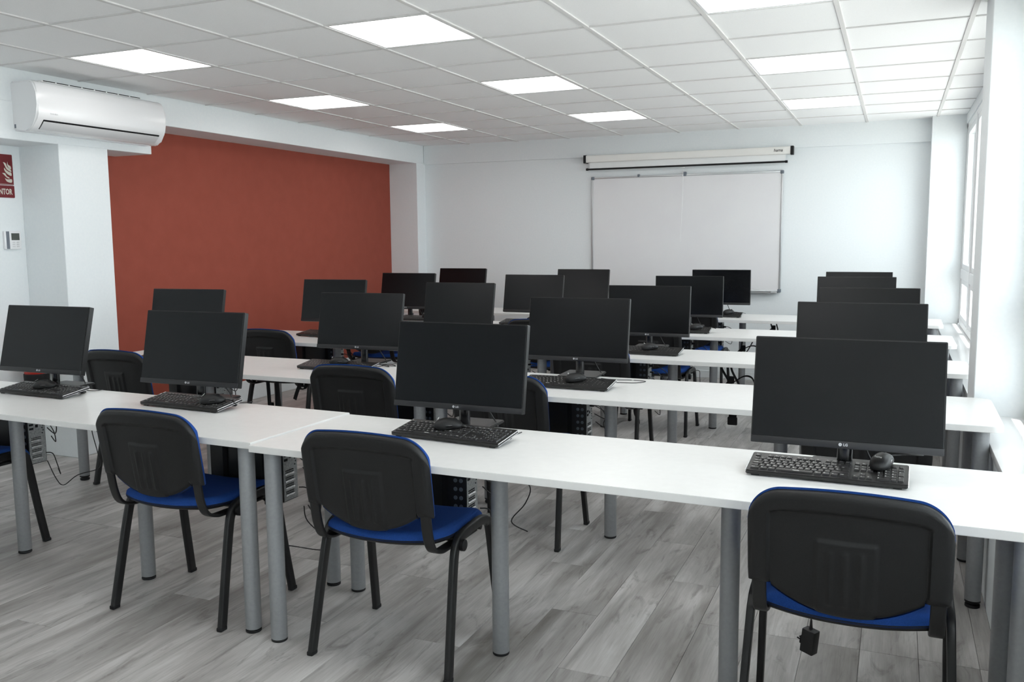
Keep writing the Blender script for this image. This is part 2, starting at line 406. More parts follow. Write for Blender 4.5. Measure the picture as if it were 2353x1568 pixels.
# ------------------------------------------------------------------ chairs
def smoothstep(a, b_, x):
    t = min(max((x - a) / (b_ - a), 0), 1); return t * t * (3 - 2 * t)
def lin(n, k=.6):
    """-1..1, denser at both ends"""
    return [(1 - k) * t + k * math.sin(t * PI / 2) for t in (2 * i / n - 1 for i in range(n + 1))]
BW, BT = .245, .842
def back_top(x):
    r = .085; d = abs(x) - (BW - r); return BT - (0 if d <= 0 else r - math.sqrt(max(r * r - d * d, 0))) - .02 * (abs(x) / BW) ** 2
def back_bot(x):
    a = abs(x); return .566 if a > .186 else (.498 + .060 * (a / .186) ** 2.2)
def back_mid(x, z): return -.244 - .16 * (z - .53) + .018 * (x / BW) ** 2
def back_sheet(sign):
    b = B(); xs = sorted(set([-.1865, -.1855, .1855, .1865] + [BW * u for u in lin(96, .25)])); nv = 72; V = []
    vs = [(t + 1) / 2 for t in lin(nv, .45)]
    for x in xs:
        col = []; z0, z1 = back_bot(x), back_top(x) + (.006 if sign > 0 else 0)
        for v in vs:
            z = z0 + v * (z1 - z0)
            taper = 1 - .02 * (z < .6) * (0.6 - z) / .1
            d = min(BW - abs(x), z1 - z, z - z0)
            dr = min(BW - abs(x), (z1 - z))
            if sign < 0:      # black shell, relief on the rear
                h = .018 * math.sqrt(1 - (1 - min(d / .022, 1)) ** 2)
                h -= .0105 * smoothstep(.051, .058, dr)
                if z < .712: h += .0060 * smoothstep(.075, .069, abs(x)) * smoothstep(.712, .706, z)
                for gx in (-.036, 0, .036):
                    h += .0050 * smoothstep(.0085, .004, abs(x - gx)) * smoothstep(.685, .68, z) * smoothstep(.530, .538, z)
                y = back_mid(x, z) - .004 - h
            else:
                h = .022 * math.sqrt(1 - (1 - min(d / .024, 1)) ** 2)
                y = back_mid(x, z) - .0035 + h
            col.append(b.verts.new((x * taper, y, z)))
        V.append(col)
    for c0, c1 in zip(V, V[1:]):
        for i in range(nv): b.faces.new((c0[i], c1[i], c1[i + 1], c0[i + 1]))
    rim = []
    for x, col in zip(xs, V): pass
    # close with a flat inner sheet
    W = [[b.verts.new((v.co.x, back_mid(v.co.x, v.co.z) - .0038, v.co.z)) for v in (col[0], col[-1])] for col in V]
    for (c0, w0), (c1, w1) in zip(zip(V, W), zip(V[1:], W[1:])):
        b.faces.new((c0[0], w0[0], w1[0], c1[0])); b.faces.new((c0[-1], c1[-1], w1[1], w0[1])); b.faces.new((w0[0], w0[1], w1[1], w1[0]))
    for col, w in ((V[0], W[0]), (V[-1], W[-1])): b.faces.new([*col, w[1], w[0]])
    return b
def seat_z(x, y): return .452 + .012 * (x / .235) ** 2 - .055 * max(0, (y - .12) / .11) ** 2 + .010 * max(0, (-y - .1) / .1)
def seat_sheet(top):
    b = B(); n = 40; V = []
    us = lin(n, .5)
    for i, u in enumerate(us):
        col = []
        for v in us:
            # square to rounded-square, rear edge bowed outwards
            x = .236 * u * math.sqrt(max(1 - .22 * v * v * abs(v), 0)); y = .215 * v * math.sqrt(max(1 - .16 * u * u * abs(u), 0)) + .012
            if v < 0: y -= .028 * (1 - u * u) * (-v)
            d = min(1 - abs(u), 1 - abs(v)) * .22
            hh = math.sqrt(1 - (1 - min(d / .035, 1)) ** 2)
            z = seat_z(x, y) + (.030 * hh if top else -.004 - .014 * hh)
            col.append(b.verts.new((x, y, z)))
        V.append(col)
    for c0, c1 in zip(V, V[1:]):
        for i in range(n): b.faces.new((c0[i], c1[i], c1[i + 1], c0[i + 1]))
    border = [V[0][i] for i in range(n + 1)] + [V[i][n] for i in range(1, n + 1)] + [V[n][i] for i in range(n - 1, -1, -1)] + [V[i][0] for i in range(n - 1, 0, -1)]
    lo = [b.verts.new((v.co.x, v.co.y, seat_z(v.co.x, v.co.y) - (.004 if top else -.002))) for v in border]
    for i in range(len(border)): b.faces.new((border[i], border[(i + 1) % len(border)], lo[(i + 1) % len(lo)], lo[i]))
    b.faces.new(lo)
    return b
def make_chair():
    t = thing('chair', 'x', 'chair', group='blue and black visitor chairs')
    shell = obj('backrest', back_sheet(-1), M['plastic'], t, ang=60); tag(shell, 'black plastic back shell')
    tag(obj('back_cushion', back_sheet(1), M['fabric'], t, ang=60), 'blue back cushion')
    tag(obj('seat', seat_sheet(True), M['fabric'], t, ang=60), 'blue seat cushion')
    tag(obj('seat_shell', seat_sheet(False), M['plastic'], t, ang=60), 'black shell under the seat')
    for s in (-1, 1):
        b = B(); tube(b, smooth_path([(s * .272, -.213, .006), (s * .264, -.172, .20), (s * .257, -.133, .375), (s * .255, -.112, .430), (s * .254, -.075, .456), (s * .253, .0, .463)], 6), .0112, .0175, 12, (1, 0, 0), square=True)
        l = obj('leg', b, M['tube'], t, ang=50)
        b = B(); box(b, (s * .272, -.214, .008), (.024, .036, .016), .004, 2); obj('foot', b, M['rubber'], l)
        b = B(); tube(b, smooth_path([(s * .253, .0, .463), (s * .254, .085, .465), (s * .255, .128, .452), (s * .257, .153, .415), (s * .264, .185, .20), (s * .272, .216, .006)], 6), .0112, .0175, 12, (1, 0, 0), square=True)
        l = obj('leg', b, M['tube'], t, ang=50)
        b = B(); box(b, (s * .272, .217, .008), (.024, .036, .016), .004, 2); obj('foot', b, M['rubber'], l)
        b = B(); tube(b, smooth_path([(s * .216, -.262, .66), (s * .216, -.246, .575), (s * .216, -.232, .50), (s * .216, -.210, .452), (s * .216, -.170, .430), (s * .216, -.11, .424), (s * .216, .10, .424)], 5), .0185, .0065, 12, (1, 0, 0), square=True)
        obj('back_support', b, M['tube'], t, ang=50)
        if s > 0:
            b = B(); lathe(b, [(.010, 0), (.010, .012), (.019, .014), (.021, .018), (.020, .030), (.014, .033)], (.248, -.088, .432), 16, 'X'); obj('knob', b, M['plastic'], t)
    b = B()
    for y in (-.06, .09): tube(b, [(-.254, y, .440), (.254, y, .440)], .011, .011, 10, (0, 1, 0))
    obj('cross_tube', b, M['tube'], t, ang=50)
    return t
CHAIRS = {(1, 1): (-.775, -.50, 0), (1, 2): (.735, -.545, 0), (1, 3): (1.712, -.575, 0), (1, 4): (3.212, -.668, -.6),
          (2, 1): (-.850, .785, 0), (2, 2): (.795, .735, 1.5), (2, 3): (1.612, .735, 0), (2, 4): (3.212, .720, 0),
          (3, 1): (-.790, 2.06, 0), (3, 2): (.62, 2.05, 2), (3, 3): (1.620, 2.08, 0), (3, 4): (3.18, 2.10, 0),
          (4, 1): (-.80, 3.40, 0), (4, 2): (.745, 3.37, 0), (4, 3): (1.650, 3.34, 0), (4, 4): (3.05, 3.42, 0),
          (5, 1): (-.85, 4.82, 0), (5, 2): (.60, 4.72, 0), (5, 3): (1.672, 4.66, 0), (5, 4): (3.0, 4.80, 0)}
COLW = {1: 'leftmost', 2: 'second from the left', 3: 'third from the left', 4: 'window side'}
ROWW = {1: 'nearest row', 2: 'second row', 3: 'third row', 4: 'fourth row', 5: 'whiteboard row'}
CLAB = {(1, 4): 'blue and black chair closest to the camera, below the big window side monitor',
        (1, 3): 'blue and black chair in the nearest row, just past the desk seam',
        (1, 2): 'blue and black chair in the nearest row, just before the desk seam',
        (1, 1): 'blue and black chair cut by the left picture edge, only its seat seen'}
proto = None
for (r, c), (x, y, a) in CHAIRS.items():
    lab = CLAB.get((r, c), 'blue and black chair, %s in the %s of desks' % (COLW[c], ROWW[r]))
    if proto is None:
        proto = make_chair(); proto.location = (x, y, 0); proto.rotation_euler = (0, 0, math.radians(a)); proto['label'] = lab
    else:
        o = dup(proto, (x, y, 0), math.radians(a), lab)
        if (r, c) == (1, 4):                             # its back is pushed further out on the uprights
            for ch in list(o.children):
                if ch.name.split('.')[0] == 'knob':
                    bpy.data.objects.remove(ch); continue
                if ch.name.split('.')[0] in ('backrest', 'back_cushion'): ch.location = (0, -.026, -.008)
                if ch.name.split('.')[0] == 'back_support': ch.location = (0, -.018, .020)

# ------------------------------------------------------------------ monitors
SCW, SCH = .541, .330                                  # front size, bottom at .815, top at 1.15
def make_monitor():
    t = thing('monitor', 'x', 'monitor', group='black desktop monitors')     # origin: desk level below the front face's centre
    F = lambda u, v, d: Vector((u, d, v))
    z0, z1 = .080, .410
    b = B(); prism(b, rounded(-SCW / 2, z0, SCW / 2, z1, .004, 3), .0, .030, F)
    es = [e for e in b.edges if abs(e.verts[0].co.y - e.verts[1].co.y) < 1e-5]
    bmesh.ops.bevel(b, geom=es, offset=.0025, segments=2, affect='EDGES')
    box(b, (0, .038, .235), (.36, .030, .20), .012, 3)
    cas = obj('casing', b, M['casing'], t)
    b = B(); box2(b, (-SCW / 2 + .004, -.0012, z0 + .022), (SCW / 2 - .004, .002, z1 - .004), .0004, 1); tag(obj('screen', b, M['screen'], t), 'switched-off dark matt screen')
    b = B(); box2(b, (-SCW / 2 + .001, -.003, z0 + .0005), (SCW / 2 - .001, .006, z0 + .021), .001, 2); chin = obj('chin', b, M['chin'], t)
    b = B()
    n = 20; R0, R1, cx, cz = .0049, .0042, -.010, z0 + .0112
    for k in range(n):                                   # round badge with a short inner stroke, then the two letters
        a0, a1 = 2 * PI * k / n, 2 * PI * (k + 1) / n
        b.faces.new([b.verts.new((cx + q * math.cos(a), -.0034, cz + q * math.sin(a))) for q, a in ((R1 * .2, a0), (R0, a0), (R0, a1), (R1 * .2, a1))])
    add_text(b, 'LG', .0105, frame_matrix((.0048, -.0034, z0 + .0075), (1, 0, 0), (0, 0, 1)), depth=.0002, bold=.0004)
    obj('logo', b, M['logo'], chin, smooth=False)
    b = B(); tube(b, smooth_path([(0, .016, .006), (0, .016, .06), (0, .020, .15), (0, .026, .22)], 4), .023, .014, 16, (1, 0, 0)); obj('neck', b, M['gloss'], t, ang=50)
    b = B(); prism(b, rounded(-.105, -.060, .105, .165, .014, 4), .0, .010, lambda u, v, d: Vector((u, v, d)))
    es = [e for e in b.edges if abs(e.verts[0].co.z - e.verts[1].co.z) < 1e-5]
    bmesh.ops.bevel(b, geom=es, offset=.003, segments=2, affect='EDGES')
    obj('base', b, M['casing'], t)
    b = B(); tube(b, smooth_path([(.05, .060, .15), (.052, .085, .09), (.07, .12, .03), (.10, .10, .004), (.12, .06, .004)], 6), .0028, None, 6); obj('power_lead', b, M['cable'], t)
    return t
MON = {(1, 1): (-.523, -.170, 1.5), (1, 2): (.438, -.207, 1.5), (1, 3): (1.791, -.266, .1), (1, 4): (3.174, -.430, .3),
       (2, 1): (-.869, 1.146, 4.5), (2, 2): (.440, 1.140, 3.3), (2, 3): (1.789, 1.110, 2.0), (2, 4): (3.163, .960, .6),
       (3, 1): (-.700, 2.530, 4.8), (3, 2): (.425, 2.450, 1.1), (3, 3): (1.825, 2.405, 1.2), (3, 4): (3.160, 2.230, .8),
       (4, 1): (-.817, 3.880, 2.4), (4, 2): (.420, 3.900, .8), (4, 3): (1.778, 3.850, 2.3), (4, 4): (3.036, 3.735, 1.0),
       (5, 1): (-.920, 5.210, .7), (5, 2): (.425, 5.210, .7), (5, 3): (1.790, 5.210, 1.8), (5, 4): (3.007, 5.02, 1.0)}
TILT = {(1, 3): 10, (2, 3): 10.5, (3, 3): 7, (4, 3): 3, (5, 3): -1, (1, 4): 13.5, (1, 1): 13.9}
TOPZ = {(1, 1): 1.155, (1, 2): 1.155, (1, 3): 1.149, (1, 4): 1.156, (2, 1): 1.161, (2, 2): 1.158, (2, 3): 1.156, (2, 4): 1.169, (3, 1): 1.161, (3, 2): 1.154,
        (3, 3): 1.153, (3, 4): 1.167, (4, 1): 1.158, (4, 2): 1.152, (4, 3): 1.155, (4, 4): 1.165, (5, 1): 1.156, (5, 2): 1.154, (5, 3): 1.156, (5, 4): 1.152}
MLAB = {(1, 4): 'largest looking black monitor, nearest row on the window side',
        (1, 1): 'black monitor at the left picture edge, below the fire sign'}
proto_m = None
for k, (x, y, a) in MON.items():
    lab = MLAB.get(k, 'black monitor, %s in the %s of desks' % (COLW[k[1]], ROWW[k[0]]))
    zz = .740 + (.004 if k in ((1, 1), (1, 2)) else 0)
    if proto_m is None:
        proto_m = o = make_monitor(); o['label'] = lab; o.location = (x, y, zz); o.rotation_euler = (0, 0, math.radians(a))
    else: o = dup(proto_m, (x, y, zz), math.radians(a), lab)
    dz = TOPZ[k] - zz - .410
    for ch in o.children:
        if ch.name.split('.')[0] in ('casing', 'screen', 'chin'):
            ch.matrix_local = Matrix.Translation((0, 0, .410 + dz)) @ Matrix.Rotation(-math.radians(TILT.get(k, 12)), 4, 'X') @ Matrix.Translation((0, 0, -.410))

# ------------------------------------------------------------------ keyboards and mice
KW, KD, KT = .455, .155, math.radians(8.0)
def key_layout():
    u = .019; rows = []
    def row(y, x, items):
        for it in items:
            w, ch = it if isinstance(it, tuple) else (1, it)
            if ch is not None: rows.append((x + w * u / 2, y, w, ch))
            x += w * u
    y0 = .022
    fn = y0 + 5 * u + .006
    row(fn, 0, ['Esc', (1, None), 'F1', 'F2', 'F3', 'F4', (.5, None), 'F5', 'F6', 'F7', 'F8', (.5, None), 'F9', 'F10', 'F11', 'F12'])
    row(y0 + 4 * u, 0, list('º1234567890') + ["'", '¡', (2, '<-')])
    row(y0 + 3 * u, 0, [(1.5, 'Tab')] + list('QWERTYUIOP') + ['`', '+', (1.5, 'Int')])
    row(y0 + 2 * u, 0, [(1.75, 'Mayús')] + list('ASDFGHJKLÑ') + ['´', 'Ç', (1.25, '')])
    row(y0 + 1 * u, 0, [(1.25, ''), '<'] + list('ZXCVBNM') + [',', '.', '-', (2.75, '')])
    row(y0, 0, [(1.5, 'Ctrl'), (1.25, '#'), (1.25, 'Alt'), (5.75, ''), (1.25, 'Alt'), (1.25, '#'), (1.25, '='), (1.5, 'Ctrl')])
    x = 15 * u + .008
    for q, line in enumerate((['Imp', 'Blo', 'Pau'], ['Ins', 'Ini', 'Re'], ['Sup', 'Fin', 'Av'])): row((fn, y0 + 4 * u, y0 + 3 * u)[q], x, line)
    row(y0 + u, x, [(1, None), '^']); row(y0, x, ['<', 'v', '>'])
    x += 3 * u + .008
    row(y0 + 4 * u, x, ['Nu', '/', '*', '-']); row(y0 + 3 * u, x, list('789')); row(y0 + 2 * u, x, list('456')); row(y0 + u, x, list('123')); row(y0, x, [(2, '0'), '.'])
    tall = [(x + 3.5 * u, y0 + 2.5 * u, '+'), (x + 3.5 * u, y0 + .5 * u, 'In')]
    for q, c in enumerate('oooo'): rows.append((x + (q + .5) * u, fn, .8, ''))
    return rows, tall
ROWS, TALL = key_layout(); KX0 = -KW / 2 + .0105
def key_box(b, x, y, w, d):
    A = [b.verts.new((x + sx * w / 2, y + sy * d / 2, 0)) for sx, sy in ((-1, -1), (1, -1), (1, 1), (-1, 1))]
    Bv = [b.verts.new((x + sx * (w / 2 - .0016), y + sy * (d / 2 - .0016), .0042)) for sx, sy in ((-1, -1), (1, -1), (1, 1), (-1, 1))]
    for i in range(4): b.faces.new((A[i], A[(i + 1) % 4], Bv[(i + 1) % 4], Bv[i]))
    b.faces.new(Bv); b.faces.new(A[::-1])
def make_keyboard(single):
    t = thing('keyboard', 'x', 'keyboard', group='black computer keyboards')   # origin: front edge centre on the desk
    tilt = Matrix.Translation((0, 0, .005)) @ Matrix.Rotation(KT, 4, 'X')
    def put(o): o.matrix_local = tilt; return o
    b = B(); prism(b, rounded(-KW / 2, 0, KW / 2, KD, .006, 3), .0, .013, lambda u, v, d: Vector((u, v, d)))
    es = [e for e in b.edges if abs(e.verts[0].co.z - e.verts[1].co.z) < 1e-5]
    bmesh.ops.bevel(b, geom=es, offset=.002, segments=2, affect='EDGES')
    body = put(obj('body', b, M['kbody'], t))
    for s in (-1, 1):
        b = B(); box2(b, (s * (KW / 2 + .0004) - .0012, .004, .0095), (s * (KW / 2 + .0004) + .0012, KD - .003, .0128), .0008, 1)
        box2(b, (s * (KW / 2 + .0004) - .0012, .004, .002), (s * (KW / 2 + .0004) + .0012, KD - .003, .0035), .0006, 1)
        tag(put(obj('side_strip', b, M['silver'], t)), 'bright silver strip along the short side')
        b = B(); box2(b, (s * .19 - .02, KD - .03, -.016), (s * .19 + .02, KD - .018, .001), .002, 1); put(obj('flip_foot', b, M['rubber'], t))
        b = B(); box2(b, (s * .20 - .012, .006, -.0055), (s * .20 + .012, .016, .0005), .001, 1); put(obj('front_pad', b, M['rubber'], t))
    top = .0130
    allk = [(KX0 + x, y, w * .019 - .0026, .0164, ch) for x, y, w, ch in ROWS] + [(KX0 + x, y, .0164, .0354, ch) for x, y, ch in TALL]
    if single:
        km = {}
        for x, y, w, d, ch in allk:
            q = (round(w, 4), round(d, 4))
            if q not in km: bb = B(); key_box(bb, 0, 0, *q); km[q] = mesh('key', bb, M['key'], False)
            o = obj('key', km[q], None, t); o.matrix_local = tilt @ Matrix.Translation((x, y, top))
    else:
        bb = B()
        for x, y, w, d, ch in allk: key_box(bb, x, y, w, d)
        put(tag(obj('keys', bb, M['key'], t, smooth=False), kind='stuff'))
    bb = B(); cache = {}
    for x, y, w, d, ch in allk:
        if not ch: continue
        if ch not in cache: cache[ch] = text_mesh(ch, .0085 if len(ch) == 1 else .0058, depth=.0, bold=.0002, align='LEFT')
        me = cache[ch].copy(); me.transform(Matrix.Translation((x - w / 2 + .003, y - (.0005 if d < .03 else -.006), top + .0045))); bb.from_mesh(me); bpy.data.meshes.remove(me)
    add_text(bb, 'hama', .009, Matrix.Translation((KX0 + .135, .019, top + .0045)), depth=.0, bold=.0004)
    put(tag(obj('key_print', bb, M['legend'], t, smooth=False), kind='stuff'))
    b = B(); tube(b, smooth_path([(.10, KD - .002, .028), (.105, KD + .03, .020), (.13, KD + .06, .004), (.17, KD + .075, .003), (.18, KD + .11, .003)], 5), .0018, None, 6); obj('keyboard_lead', b, M['cable'], t)
    return t
def make_mouse():
    t = thing('mouse', 'x', 'mouse', group='black wired mice')                 # origin: underside centre, buttons towards +y
    b = B(); bmesh.ops.create_uvsphere(b, u_segments=28, v_segments=16, radius=1)
    for v in b.verts:
        x, y, z = v.co
        waist = 1 - .16 * math.exp(-((y - .15) / .38) ** 2); w = .0315 * waist * (1 + .05 * y)
        hgt = .037 * (1 - .28 * max(y, 0) ** 1.5 - .1 * max(-y, 0) ** 3)
        zz = max(z, -.25); zz = (zz + .25) / 1.25
        v.co = (math.copysign(abs(x) ** .85, x) * w, math.copysign(abs(y) ** .9, y) * .054, zz ** .85 * hgt)
    obj('body', b, M['plastic'], t, ang=60)
    b = B(); lathe(b, [(.009, -.003), (.010, -.0015), (.010, .0015), (.009, .003)], (0, .026, .026), 16, 'X'); obj('wheel', b, M['rubber'], t)
    for s in (-1, 1):
        b = B(); bmesh.ops.create_uvsphere(b, u_segments=12, v_segments=8, radius=1)
        for v in b.verts: v.co = (s * (.0238 + .004 * v.co.x), -.002 + .026 * v.co.y, .014 + .006 * v.co.z)
        obj('side_grip', b, M['gloss'], t)
    b = B(); add_text(b, 'hama', .010, frame_matrix((0, -.036, .0365), (1, 0, 0), (0, .85, .4)), depth=.0004); obj('mark', b, M['legend'], t, smooth=False)
    b = B(); tube(b, smooth_path([(0, .052, .008), (.005, .075, .006), (.03, .10, .004), (.06, .105, .008), (.085, .125, .004)], 5), .0017, None, 6); obj('mouse_lead', b, M['cable'], t)
    return t
KB = {(1, 1): (-.432, -.380, -2), (1, 2): (.474, -.378, -3), (1, 3): (1.828, -.505, -5.5), (1, 4): (3.125, -.562, -1.3),
      (2, 1): (-.765, .815, -1), (2, 2): (.423, .825, -1), (2, 3): (1.840, .708, -.8), (2, 4): (3.15, .66, 0),
      (3, 1): (-.660, 2.225, -10), (3, 2): (.46, 2.12, 0), (3, 3): (1.872, 2.060, -.5), (3, 4): (3.15, 2.02, 0),
      (4, 1): (-.600, 3.640, -4), (4, 2): (.445, 3.580, -2), (4, 3): (1.803, 3.390, 3), (4, 4): (3.05, 3.36, 0),
      (5, 1): (-.85, 4.88, 0), (5, 2): (.46, 4.88, 0), (5, 3): (1.812, 4.825, 2), (5, 4): (3.02, 4.72, 0)}
# mouse: offset on the keyboard (x, y from the front edge) and heading
MS = {(1, 1): (.015, .075, -62), (1, 2): (.145, .060, -60), (1, 3): (-.030, .085, -62), (1, 4): (.152, .120, -15), (2, 1): (.05, .08, -60), (2, 2): (.010, .075, -58),
      (2, 3): (.040, .080, -58), (2, 4): (.10, .08, -40), (3, 1): (.04, .08, -50), (3, 2): (.04, .08, -60), (3, 3): (.030, .075, -55), (3, 4): (.10, .08, -30),
      (4, 1): (.06, .08, -40), (4, 2): (.05, .085, -50), (4, 3): (.120, .070, -60), (4, 4): (.10, .08, -30), (5, 1): (.08, .08, -40), (5, 2): (.06, .08, -40), (5, 3): (.110, .070, -60), (5, 4): (.08, .08, -30)}
kproto = {}; mproto = None
for k, (x, y, a) in KB.items():
    z = .740 + (.004 if k in ((1, 1), (1, 2)) else 0); a = math.radians(a); s = k[0] == 1
    where = '%s in the %s' % (COLW[k[1]], ROWW[k[0]])
    lab = 'black keyboard with a mouse lying on it, ' + where
    if s not in kproto: o = kproto[s] = make_keyboard(s); o['label'] = lab; o.location = (x, y, z); o.rotation_euler = (0, 0, a)
    else: dup(kproto[s], (x, y, z), a, lab)
    mx_, my_, ma = MS[k]; lab = 'black mouse resting on the keyboard, ' + where
    p = Vector((x, y, z)) + Matrix.Rotation(a, 3, 'Z') @ Vector((mx_, my_, .0235 + my_ * math.tan(KT)))
    if mproto is None: mproto = o = make_mouse(); o['label'] = lab; o.location = p
    else: o = dup(mproto, p, 0, lab)
    o.rotation_euler = (Matrix.Rotation(a, 3, 'Z') @ Matrix.Rotation(KT, 3, 'X') @ Matrix.Rotation(math.radians(ma), 3, 'Z')).to_euler()

# ------------------------------------------------------------------ computers slung under the desks
def make_pc():
    t = thing('computer_tower', 'x', 'computer', group='small computers slung under the desks')     # origin: bottom, rear corner nearest the user; the rear faces +x
    Wd, Hh, Dp = .100, .338, .385
    b = B(); box2(b, (-Dp, 0, 0), (0, Wd, Hh), .003, 2); obj('case', b, M['casing'], t)
    b = B()                                              # perforated field of the side panel: small raised eyelets
    for cz in range(9):
        for cx in range(2):
            lathe(b, [(.0085, -.0012), (.0085, .0006), (.005, .0006), (.005, -.0012)], (-.022 - cx * .024, -.0002, .04 + cz * .034), 8, 'Y')
    obj('side_vent', b, M['grey'], t)
    b = B(); box2(b, (-.001, .004, .004), (.0016, Wd - .004, Hh - .004), .0005, 1); rear = obj('rear_panel', b, M['rearsteel'], t)
    b = B(); box2(b, (.001, .008, .235), (.0028, .060, .325), .0004, 1); obj('port_plate', b, M['rearsteel'], rear)
    b = B()
    for q in range(4): box2(b, (.001, .014, .022 + q * .030), (.0046, .074, .0285 + q * .030), .0008, 1)
    tag(obj('slot_covers', b, M['silver'], rear), 'bright slot covers')
    b = B()
    for q in range(4):
        for r_ in range(9):
            for h in range(2): box(b, (.0020, .018 + r_ * .0062, .0345 + q * .030 + h * .008), (.0016, .0036, .0042))
    for (y, z, w, h) in ((.014, .285, .012, .020), (.030, .285, .010, .020), (.046, .285, .012, .020), (.018, .258, .016, .008), (.042, .258, .016, .008), (.020, .200, .022, .010), (.020, .180, .022, .010), (.050, .190, .014, .014)):
        box(b, (.0026, y, z), (.0016, w, h))
    for q in range(13): box(b, (.0020, .080 + (q % 2) * .006, .150 + q * .013), (.0016, .005, .006))
    tag(obj('port', b, M['hole'], rear, smooth=False), kind='stuff')
    b = B(); box(b, (.016, .032, .270), (.030, .026, .014), .003, 2); box(b, (.016, .052, .225), (.026, .018, .010), .003, 1)
    for z, y, out in ((.272, .032, .10), (.225, .052, .06), (.05, .08, .035)):
        tube(b, smooth_path([(.02, y, z), (.055, y + .01, z - .005), (.02 + out, y + .03, z - .06), (.03 + out * .6, y + .05, z - .12), (.012, y + .07, z - .10)], 6), .0026, None, 6)
    obj('plugged_lead', b, M['cable'], t)
    # black webbing sling
    sls = []
    for x in (-.09, -.30):
        b = B()
        pts = [(x, -.004, Hh + .012), (x, -.004, .002), (x, .002, -.004), (x, Wd - .002, -.004), (x, Wd + .004, .002), (x, Wd + .004, Hh + .012)]
        tube(b, pts, .0125, .0013, 8, (1, 0, 0), square=True)
        sls.append(obj('sling', b, M['strap'], t))
    sl = sls[0]
    b = B(); box(b, (-.09, .03, -.013), (.034, .05, .016), .004, 2); tube(b, smooth_path([(-.09, .02, -.012), (-.082, .012, -.05), (-.065, .01, -.085), (-.062, .008, -.115)], 5), .011, .0013, 8, (1, 0, 0), square=True)
    obj('buckle', b, M['rubber'], sl)
    return t
PCX = {1: -.615, 2: .965, 3: 1.815}
PCS = {(1, 1): -.26, (1, 2): -.310, (1, 3): -.295, (2, 1): 1.07, (2, 2): 1.02, (2, 3): 1.06, (3, 1): 2.40, (3, 2): 2.36, (3, 3): 2.31, (4, 2): 3.62, (4, 3): 3.62, (5, 2): 5.0, (5, 3): 5.0}
pcp = None
for (r, c), y in PCS.items():
    x = PCX[c] + (.03 if r >= 2 and c == 3 else 0)
    lab = 'black computer strapped under the desk, %s in the %s' % (COLW[c], ROWW[r])
    z = .715 - .338 - .012
    if pcp is None: pcp = make_pc(); pcp['label'] = lab; pcp.location = (x, y, z)
    else: dup(pcp, (x, y, z), 0, lab)

# empty slings hanging from the desks
def sling(x, y, lab, w=.11, drop=.30, tail=.12, lean=0.0, loop=False, plain=False):
    t = thing('computer_sling', lab, 'strap', (x, y, .7155), 0, 'empty black slings under the desks')
    b = B(); box2(b, (-w / 2 - .03, -.03, -.006), (w / 2 + .03, .03, -.0005), .001, 1); obj('bracket', b, M['rubber'], t)
    if plain:
        b = B(); tube(b, smooth_path([(0, 0, -.004), (.004, .003, -drop * .5), (0, .0, -drop)], 4), .019, .0016, 8, (1, 0, 0), square=True); obj('webbing', b, M['strap'], t)
        b = B(); box(b, (0, 0, -drop - .010), (.046, .016, .040), .005, 2); obj('buckle', b, M['rubber'], t)
        return
    b = B(); tube(b, smooth_path([(-w / 2, 0, -.004), (-w * .40 + lean * .3, 0, -drop * .4), (-.022 + lean, 0, -drop * .93), (lean, 0, -drop), (.022 + lean, 0, -drop * .93), (w * .40 + lean * .3, .0, -drop * .4), (w / 2, 0, -.004)], 6), .013, .0014, 8, (.25, 1, .1), square=True)
    obj('webbing', b, M['strap'], t)
    b = B(); box(b, (lean * .8 - .01, -.006, -drop * .72), (.034, .014, .045), .004, 2)
    tube(b, smooth_path([(lean * .8 - .01, -.010, -drop * .72), (lean * .8 - .03, -.016, -drop * .72 - tail * .5), (lean * .8 - .05, -.016, -drop * .72 - tail)], 5), .0125, .0014, 8, (1, 0, 0), square=True)
    obj('buckle', b, M['rubber'], t)
    if loop:
        b = B(); tube(b, smooth_path([(lean - .03, -.01, -drop * .9), (lean + .05, -.02, -drop * .55), (lean + .10, -.02, -drop * .6), (lean + .11, -.01, -drop * .95), (lean + .03, 0, -drop)], 6), .0125, .0014, 8, (0, 1, .2), square=True)
        obj('loop', b, M['strap'], t)
sling(-.13, 1.02, 'empty black strap sling under the second row, left of the second chair', .080, .34, .10)
sling(.10, 1.03, 'black strap with hanging buckle tail under the second row, behind its second chair', .05, .13, .10, -.02)
sling(2.36, 2.16, 'empty black strap sling with a wide loop under the third row', .07, .16, .05, .07, True)
sling(2.60, 1.02, 'black strap end showing below the second row desk, window half', .05, .125, plain=True)
sling(2.30, 3.52, 'empty black strap sling under the fourth row, window half', .09, .12, .04, -.03, True)
sling(2.30, 5.0, 'empty black strap sling under the row by the whiteboard', .06, .10, .04, .02)

# loose leads below the desks
def lead(name, lab, pts, r=.0024, cat='cable', n=6):
    b = B(); tube(b, smooth_path(pts, n), r, None, 7); return tag(obj(name, b, M['cable']), lab, cat, 'loose black leads')
lead('power_cable', 'thin black lead drooping below the leftmost computer of the nearest row', [(-.64, -.14, .36), (-.60, -.13, .27), (-.56, -.12, .235), (-.48, -.10, .29), (-.37, -.06, .33), (-.40, -.04, .40), (-.44, -.03, .52), (-.36, -.02, .47), (-.34, -.02, .54), (-.42, -.03, .62), (-.52, -.10, .62), (-.60, -.2, .60)])
lead('power_cable', 'thin black lead looping below the computer by the desk seam, nearest row', [(.90, -.30, .36), (.93, -.30, .30), (.90, -.28, .22), (.88, -.27, .17), (1.0, -.27, .165), (1.13, -.27, .17), (1.14, -.26, .21), (1.06, -.28, .29), (1.06, -.30, .36)])
lead('power_cable', 'thin black lead hanging behind the third leg of the nearest row', [(1.88, -.17, .60), (1.98, -.22, .57), (2.04, -.2, .52), (2.02, -.2, .45), (1.97, -.22, .38), (2.03, -.2, .34)])
